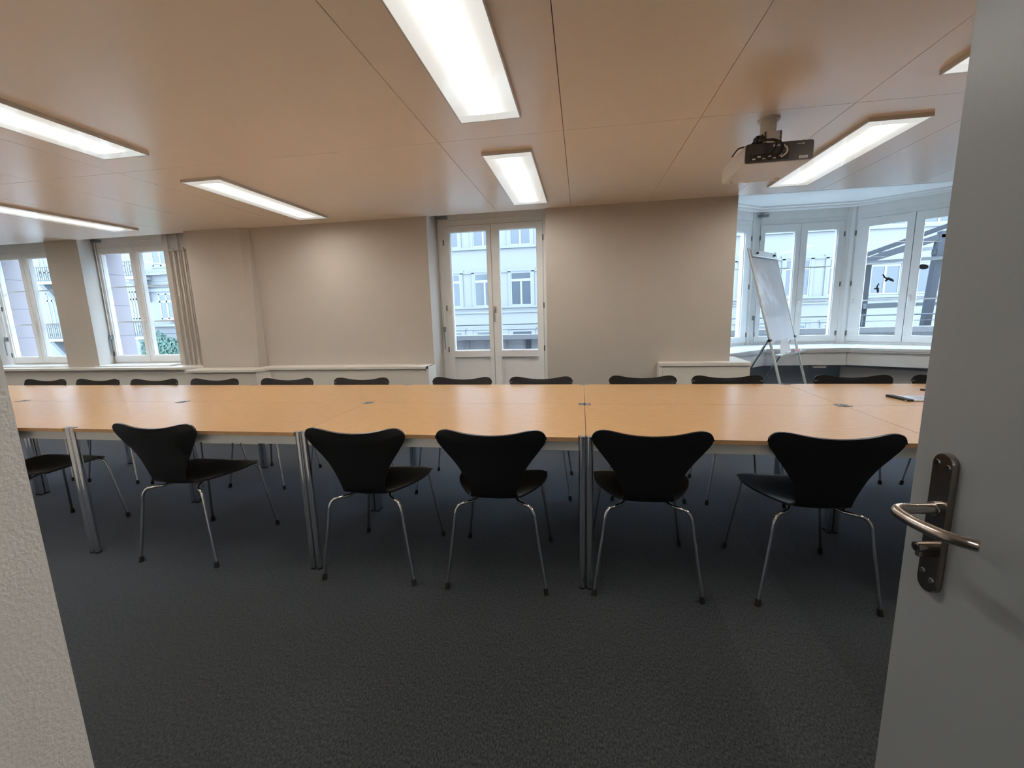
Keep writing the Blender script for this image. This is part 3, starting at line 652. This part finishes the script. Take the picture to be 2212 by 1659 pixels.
# ================================================================ FLIPCHART
TL = Vector((1.638, 4.73, 1.84)); TR = Vector((2.097, 5.27, 1.84)); NB = Vector((0.76, -0.65, 0))
side = (TR-TL).normalized(); NB = Vector((side.y, -side.x, 0)); dn = (NB*0.255 + Vector((0, 0, -0.918))).normalized(); L_ = 0.953; Wd = (TR-TL).length
fn = side.cross(dn); fn = fn if fn.dot(NB) > 0 else -fn
fc = empty('flipchart_easel')
def P(u, d, n=0.0): return TL + side*(u*Wd) + dn*d + fn*n
def slab(mb, u0, u1, d0, d1, n0, n1):
    lo = [P(u0, d0, n0), P(u1, d0, n0), P(u1, d1, n0), P(u0, d1, n0)]; hi = [P(u0, d0, n1), P(u1, d0, n1), P(u1, d1, n1), P(u0, d1, n1)]
    mb.hexa(lo, hi); return mb
slab(MB(), 0.03, 0.97, 0.0, L_, -0.006, 0.006).build('whiteboard', MT['whiteboard'], fc)
m = slab(MB(), 0.03, 0.97, 0.0, 0.062, 0.007, 0.016); m.tube([P(-0.01, 0.066, 0.020), P(1.01, 0.066, 0.020)], 0.008, 12); cb = m.build('paper_clamp', MT['alu'], fc)
for u in (0.2, 0.85): MB().tube([P(u, 0.033, 0.016), P(u, 0.033, 0.034)], 0.011, 14).build('clamp_knob', MT['rubber'], cb)
for u in (0.0, 1.0):
    foot = TL + side*(u*Wd) + NB*(1.84*0.255/0.918); foot.z = 0
    MB().tube([P(u, -0.015, 0.0), P(u, L_, 0.0), foot], 0.0125, 14).build('front_leg', MT['alu'], fc)
    pv = P(u, L_-0.03, 0.0); rf = Vector((pv.x, pv.y, 0)) - NB*0.50 - side*(0.02 if u == 0 else -0.02)
    rl = MB().tube([pv - NB*0.015, rf], 0.0115, 14).build('rear_leg', MT['chrome'], fc)
    MB().tube([rf, rf + (pv-rf).normalized()*0.05], 0.015, 12).build('foot_cap', MT['rubber'], rl)
    MB().tube([pv - side*0.022, pv + side*0.022], 0.015, 14).build('pivot_knob', MT['rubber'], fc)
m = MB(); dt = L_ + 0.115
lo = [P(0.0, dt, 0.0), P(1.0, dt, 0.0), P(1.0, dt, 0.0) + NB*0.085, P(0.0, dt, 0.0) + NB*0.085]
m.hexa([v - Vector((0, 0, 0.012)) for v in lo], lo); l2 = [lo[3], lo[2], lo[2] + NB*0.004, lo[3] + NB*0.004]; m.hexa(l2, [v + Vector((0, 0, 0.012)) for v in l2])
m.build('pen_tray', MT['alu'], fc)
tag(fc, 'flipchart easel with glossy whiteboard and chrome legs standing in the bay', 'flipchart')
tz = lo[0].z + 0.0085
def onto(u, q): v = lo[0] + side*(u*Wd) + NB*q; return Vector((v.x, v.y, tz))
for u, v, mm, lab in ((0.30, 0.52, 'plasticw', 'white marker pen lying on the flipchart tray'), (0.62, 0.80, 'red', 'red marker pen lying on the right part of the flipchart tray')):
    a, b = onto(u, 0.045), onto(v, 0.060)
    mk = empty('marker_pen', a); mk['x'] = 0; del mk['x']
    d = b - a
    MB().tube([(0, 0, 0), d*0.62], 0.0075, 12).build('barrel', MT[mm], mk); MB().tube([d*0.62, d], 0.0078, 12).build('pen_cap', MT['plasticd' if mm != 'red' else 'red'], mk)
    tag(mk, lab, 'marker pen', 'pens on the flipchart tray')
pc = lo[0] + side*0.30 + NB*0.022
m = MB(); a = pc + Vector((0, 0, 0.001)); 
m.hexa([a - side*0.17, a + side*0.13, a + side*0.13 + NB*0.004, a - side*0.17 + NB*0.004], [a - side*0.14 - NB*0.02 + Vector((0, 0, 0.13)), a + side*0.05 - NB*0.02 + Vector((0, 0, 0.15)), a + side*0.05 - NB*0.017 + Vector((0, 0, 0.15)), a - side*0.14 - NB*0.017 + Vector((0, 0, 0.13))])
tag(m.build('paper_sheet', MT['paper']), 'crumpled white paper leaning behind the pens on the flipchart tray', 'paper')
m = MB().prism([(3.02, 5.42), (3.30, 5.22), (3.38, 5.33), (3.12, 5.54)], 0.8005, 0.804)
tag(m.build('paper_sheet', MT['paper']), 'loose white paper lying on the bay window board', 'paper')

# clear sleeve on the table and cable end beside the door
sl = empty('document_sleeve', (1.93, 2.745, TZ+0.0012))
MB().box(-0.13, 0.17, -0.07, 0.07, 0.0, 0.006, bev=0.002).build('sleeve', MT['whiteboard'], sl)
MB().prism([(-0.145, 0.075), (-0.105, 0.075), (-0.095, -0.072), (-0.128, -0.072)], 0.0, 0.011).build('binding_strip', MT['cable'], sl)
tag(sl, 'shiny clear document sleeve with black binding on the far right table', 'document sleeve')
m = MB().tube(smooth_path([(2.10, 3.02, TZ+0.006), (2.16, 3.0, TZ+0.006), (2.3, 3.05, TZ+0.006), (2.5, 2.95, TZ+0.006)], 5), 0.006, 10)
tag(m.build('cable', MT['cable']), 'dark cable end lying on the far table beside the grey door', 'cable')

# radiators and bracket under the bay
def radiator(cx, cy, ang, wd, lab):
    r = empty('radiator', (cx, cy, 0), ang)
    MB().box(-wd/2, wd/2, 0.0, 0.06, 0.10, 0.545, bev=0.004).build('radiator_body', MT['plasticw'], r)
    m = MB(); 
    for i in range(int(wd/0.02)-1): m.box(-wd/2+0.012+i*0.02, -wd/2+0.022+i*0.02, 0.006, 0.054, 0.5455, 0.549)
    m.build('top_grille', MT['alu'], r)
    m = MB(); m.box(-wd/2+0.05, -wd/2+0.08, 0.01, 0.05, 0, 0.10); m.box(wd/2-0.08, wd/2-0.05, 0.01, 0.05, 0, 0.10); m.build('stand', MT['plasticw'], r)
    tag(r, lab, 'radiator', 'flat white radiators under the bay windows')
radiator(3.44, 5.36, math.radians(-33), 0.95, 'flat white radiator under the right bay window, behind the far-side chairs')
radiator(1.56, 5.40, math.radians(38), 0.50, 'flat white radiator under the left bay window, behind the flipchart legs')
m = MB().box(2.62, 2.76, 5.36, 5.46, 0.570, 0.588, bev=0.003).box(2.66, 2.74, 5.38, 5.44, 0.588, 0.605)
tag(m.build('cable_bracket', MT['plasticw']), 'small white bracket fixed under the bay apron panel', 'bracket')

# ================================================================ OUTSIDE
struct(MB().box(-90, 60, 4.9, 40, -6.2, -6.0).build('ground', MT['street']), 'street below')
struct(MB().box(-2.5, 12, 6.2, 9.6, -0.4, -0.2).build('terrace_slab', MT['street']), 'terrace outside the balcony door')
# terrace parapet
pa = empty('terrace_parapet', (0, 7.5, 0))
m = MB()
for a, b in ((-2.5, 0.16), (0.165, 3.0), (3.005, 6.0), (6.005, 12)): m.box(a, b, -0.06, 0.14, 0.825, 0.905)
m.build('coping', MT['concrete'], pa)
for a, b in ((-2.05, -1.99), (-1.66, -1.60), (-1.41, -1.31), (-0.60, -0.52), (0.60, 0.68)): MB().box(a, b, 0.0, 0.10, -0.2, 0.825).build('parapet_post', MT['winwhite'], pa)
MB().box(-2.5, 12, 0.04, 0.07, -0.2, 0.823).build('parapet_panel', MT['panelgrey'], pa)
MB().box(-0.96, -0.87, 0.0, 0.10, -0.2, 0.824).build('parapet_post', MT['pgl'], pa)
tag(pa, 'low grey stone terrace parapet outside the balcony door', 'parapet')
rl = empty('terrace_railing', (0, 7.5, 0))
MB().tube([(-2.5, 0.0, 1.085), (12, 0.0, 1.095)], 0.011, 8).build('top_rail', MT['rail'], rl)
MB().tube([(-2.5, 0.0, 0.995), (12, 0.0, 1.0)], 0.005, 6).build('wire', MT['rail'], rl)
for xx in (-2.3, 0.0, 2.3, 4.3, 6.6, 9): MB().tube([(xx, 0.0, 0.906), (xx, 0.0, 1.088)], 0.008, 8).build('rail_post', MT['rail'], rl)
tag(rl, 'thin light grey railing above the terrace parapet', 'railing')
# pergola beyond the slanted bay window
pg = empty('pergola_frame', (0, 0, 0))
def beam(name, a, b, r=0.045, mm='pgl'):
    a, b = Vector(a), Vector(b); d = (b-a).normalized(); up = Vector((0, 0, 1)) if abs(d.z) < 0.9 else Vector((0, 1, 0))
    s = d.cross(up).normalized()*r; t = s.cross(d).normalized()*r
    MB().hexa([a-s-t, a+s-t, a+s+t, a-s+t], [b-s-t, b+s-t, b+s+t, b-s+t]).build(name, MT[mm], pg)
y = 8.7
def pp(x8, z8, yy): k = yy/8.0; return (x8*k, yy, 1.306 + (z8-1.306)*k)
beam('pergola_post', pp(4.58, 1.9, 8.7), (4.566*8.7/8, 8.7, -0.2), 0.045)
beam('pergola_post', pp(5.576, 2.30, 8.0), (5.46, 8.0, -0.2), 0.05)
beam('rafter', pp(4.40, 1.99, 8.7), pp(5.72, 2.455, 8.2), 0.035)
beam('rafter', pp(4.40, 1.90, 8.7), pp(5.557, 2.264, 8.0), 0.045)
beam('crossbeam', pp(5.55, 2.30, 8.0), pp(7.2, 2.30, 8.0), 0.05)
beam('crossbeam', pp(5.52, 2.13, 8.1), pp(7.2, 2.16, 8.1), 0.035)
beam('crossbeam', pp(5.50, 2.04, 8.0), pp(7.2, 2.03, 8.0), 0.045)
beam('crossbeam', pp(4.75, 2.06, 8.9), pp(5.53, 2.10, 9.3), 0.03)
beam('light_rail', pp(4.40, 1.922, 7.9), pp(7.0, 1.99, 7.9), 0.016, 'rail')
beam('awning_tube', pp(4.60, 1.225, 8.6), pp(5.05, 1.232, 8.6), 0.045, 'rail')
beam('awning_tube', pp(5.05, 1.232, 8.6), pp(6.6, 1.24, 8.6), 0.028, 'rail')
MB().tube([pp(5.72, 1.23, 8.6), pp(5.66, 1.0, 8.6), pp(5.60, 0.6, 8.6)], 0.012, 6).build('cord', MT['paper'], pg)
tag(pg, 'dark grey steel pergola frame on the terrace seen through the slanted bay window', 'pergola')

# apartment building opposite
YB = 22.0
ab = empty('apartment_building', (0, YB, 0))
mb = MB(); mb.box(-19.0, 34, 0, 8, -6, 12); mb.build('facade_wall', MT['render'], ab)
m = MB()
for z0, z1, d in ((3.25, 3.36, .05), (1.50, 1.60, .10), (1.25, 1.34, .06), (4.42, 4.55, .10), (6.5, 6.62, .05), (-1.6, -1.45, .06)): m.box(-19.0, 12.0, -d, 0.0, z0, z1)
m.box(12.0, 34, -0.08, 0, 4.40, 4.52); m.box(12, 34, -.08, 0, 1.45, 1.56); m.box(12, 34, -.06, 0, 1.18, 1.26)
m.build('moulding', MT['stonetrim'], ab)
MB().box(-19.4, 34, -0.4, 8.4, 12, 12.4).build('roof', MT['roof'], ab)
def fwin(x, z0, z1, wd=1.33, transom=True, style=0):
    r = MB(); e = 0.13
    r.box(x-wd/2, x-wd/2+e, -0.05, 0.02, z0, z1); r.box(x+wd/2-e, x+wd/2, -0.05, 0.02, z0, z1); r.box(x-wd/2-0.05, x+wd/2+0.05, -0.07, 0.02, z1-0.12, z1)
    s = r.build('window_surround', MT['stonetrim'], ab)
    a, b = x-wd/2+e, x+wd/2-e; f = MB(); t = 0.06
    f.box(a, a+t, -0.03, 0.01, z0, z1-0.12); f.box(b-t, b, -0.03, 0.01, z0, z1-0.12); f.box(a+t, b-t, -0.03, 0.01, z0, z0+t); f.box(a+t, b-t, -0.03, 0.01, z1-0.22, z1-0.12)
    f.box(x-0.045, x+0.045, -0.03, 0.01, z0+t, z1-0.62 if transom else z1-0.22)
    if transom: f.box(a+t, b-t, -0.03, 0.01, z1-0.62, z1-0.50)
    f.build('window_casing', MT['winwhite'], s)
    MB().box(a+t, b-t, -0.012, -0.004, z0+t, z1-0.22).build('pane', MT['farglass'], s)
for x in (-16.2, -14.4, -12.2, -10.4, -8.6, -6.66, -4.86, -2.98, -1.1, 0.8, 2.7, 4.6, 6.5, 8.2, 9.74, 11.55):
    fwin(x, 1.60, 3.42); fwin(x, 4.55, 6.35); fwin(x, -1.3, 0.50)
for x in (13.33, 15.15, 17.0, 19.0, 21):
    fwin(x, 1.58, 3.02, 1.45, False); fwin(x, 4.52, 6.3, 1.45, False)
MB().box(12.0, 12.06, -0.03, 0, -6, 12).build('downpipe', MT['rail'], ab)
tag(ab, 'white rendered apartment building with grey mouldings across the street', 'building')
# older building with balconies further left
ob = empty('balcony_building', (-19, YB, 0))
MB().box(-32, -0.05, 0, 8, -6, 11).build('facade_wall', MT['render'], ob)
def ox(x): return x + 19
m = MB()
for a, b, z0, z1, d in ((-25.3, -23.0, 3.95, 4.08, .25), (-25.3, -23.0, 3.30, 3.42, .12), (-25.0, -22.9, 3.02, 3.20, .10), (-24.95, -23.0, 1.02, 1.15, .22), (-30, -20, 3.62, 3.68, .04), (-30, -20, 0.62, 0.68, 0.04)):
    m.box(ox(a), ox(b), -d, 0, z0, z1)
m.build('moulding', MT['stonetrim'], ob)
def owin(x0, x1, z0, z1, depth=-0.0):
    s = MB().box(ox(x0)-.12, ox(x1)+.12, -0.04, 0.01, z0-.1, z1+.12).build('window_surround', MT['stonetrim'], ob)
    f = MB(); xm = (ox(x0)+ox(x1))/2
    f.box(ox(x0), ox(x1), -0.06, -0.04, z0, z0+.07); f.box(ox(x0), ox(x1), -0.06, -0.04, z1-.07, z1); f.box(ox(x0), ox(x0)+.08, -.06, -.04, z0, z1); f.box(ox(x1)-.08, ox(x1), -.06, -.04, z0, z1); f.box(xm-.05, xm+.05, -.06, -.04, z0, z1); f.box(ox(x0), ox(x1), -.06, -.04, z1-.50, z1-.40)
    f.build('window_casing', MT['winwhite'], s); MB().box(ox(x0)+.05, ox(x1)-.05, -.05, -.045, z0+.05, z1-.05).build('pane', MT['farglass'], s)
owin(-24.25, -23.25, 1.45, 2.90); owin(-24.3, -23.2, 4.45, 6.3); owin(-26.2, -25.75, 1.5, 3.1); owin(-27.6, -27.0, 1.5, 3.1); owin(-32.3, -31.6, 4.4, 6.2); owin(-32.2, -31.5, 1.3, 3.2); owin(-36, -35, 1.3, 3.2)
def balcony(x0, x1, zs, lab=None):
    b = MB().box(ox(x0), ox(x1), -1.0, 0, zs-.16, zs).build('balcony_slab', MT['winwhite'], ob)
    MB().hexa([(ox(x0)+.3, -0.2, zs-1.3), (ox(x0)+.6, -0.2, zs-1.3), (ox(x0)+.6, 0, zs-1.4), (ox(x0)+.3, 0, zs-1.4)], [(ox(x0)+.3, -0.9, zs-.16), (ox(x0)+.6, -0.9, zs-.16), (ox(x0)+.6, 0, zs-.16), (ox(x0)+.3, 0, zs-.16)]).build('corbel', MT['stonetrim'], b)
    r = MB(); r.box(ox(x0), ox(x1), -.98, -.94, zs+.78, zs+.82); r.box(ox(x0), ox(x1), -.98, -.94, zs+.05, zs+.08); n = int((x1-x0)/.14)
    for i in range(n+1):
        xx = ox(x0) + i*(x1-x0)/n; r.box(xx-.012, xx+.012, -.97, -.95, zs, zs+.8)
        if i % 3 == 1: r.tube([(xx+.07, -.96, zs+.42) for _ in range(1)] + [(xx+.07+.075*math.cos(a), -.96, zs+.42+.20*math.sin(a)) for a in [k*PI/4 for k in range(9)]], 0.014, 5)
    r.build('balcony_railing', MT['ironwork'], b)
k_ = 21.0/22
balcony(-26.6*k_, -25.7*k_, 3.85); balcony(-26.7*k_, -25.6*k_, 0.50); balcony(-33.1*k_, -30.2*k_, 3.80); balcony(-33.2*k_, -30.2*k_, 0.48)
MB().box(ox(-23.75), ox(-23.2), -.22, -.05, 1.33, 1.46).build('flower_box', MT['terra'], ob)
tag(ob, 'pale older building with wrought iron balconies beyond the left windows', 'building')
# ivy-covered garden wall below the window with the flower box
iv = MB(); rnd = random.Random(3)
for i in range(2600):
    x = rnd.uniform(-24.3, -21.5); top = 0.25 + 0.55*math.exp(-((x+23.2)/0.55)**2) + rnd.uniform(-.12, .12); z = rnd.uniform(-1.6, top); yy = 20.6 + rnd.uniform(-.18, .12)
    a = rnd.uniform(0, PI); s = rnd.uniform(.05, .10); tl = rnd.uniform(-.5, .5)
    u_ = Vector((math.cos(a)*s, tl*s, math.sin(a)*s)); v_ = Vector((-math.sin(a)*s*.7, -tl*s*.4, math.cos(a)*s*.7)); c = Vector((x, yy, z))
    iv.add([c-u_, c-v_, c+u_, c+v_], [(0, 1, 2, 3)])
iv.box(-24.4, -21.4, 20.65, 20.85, -6, 0.2)
o = iv.build('ivy_bush', MT['ivy']); tag(o, 'green ivy bush below the window with the red flower box', 'bush')
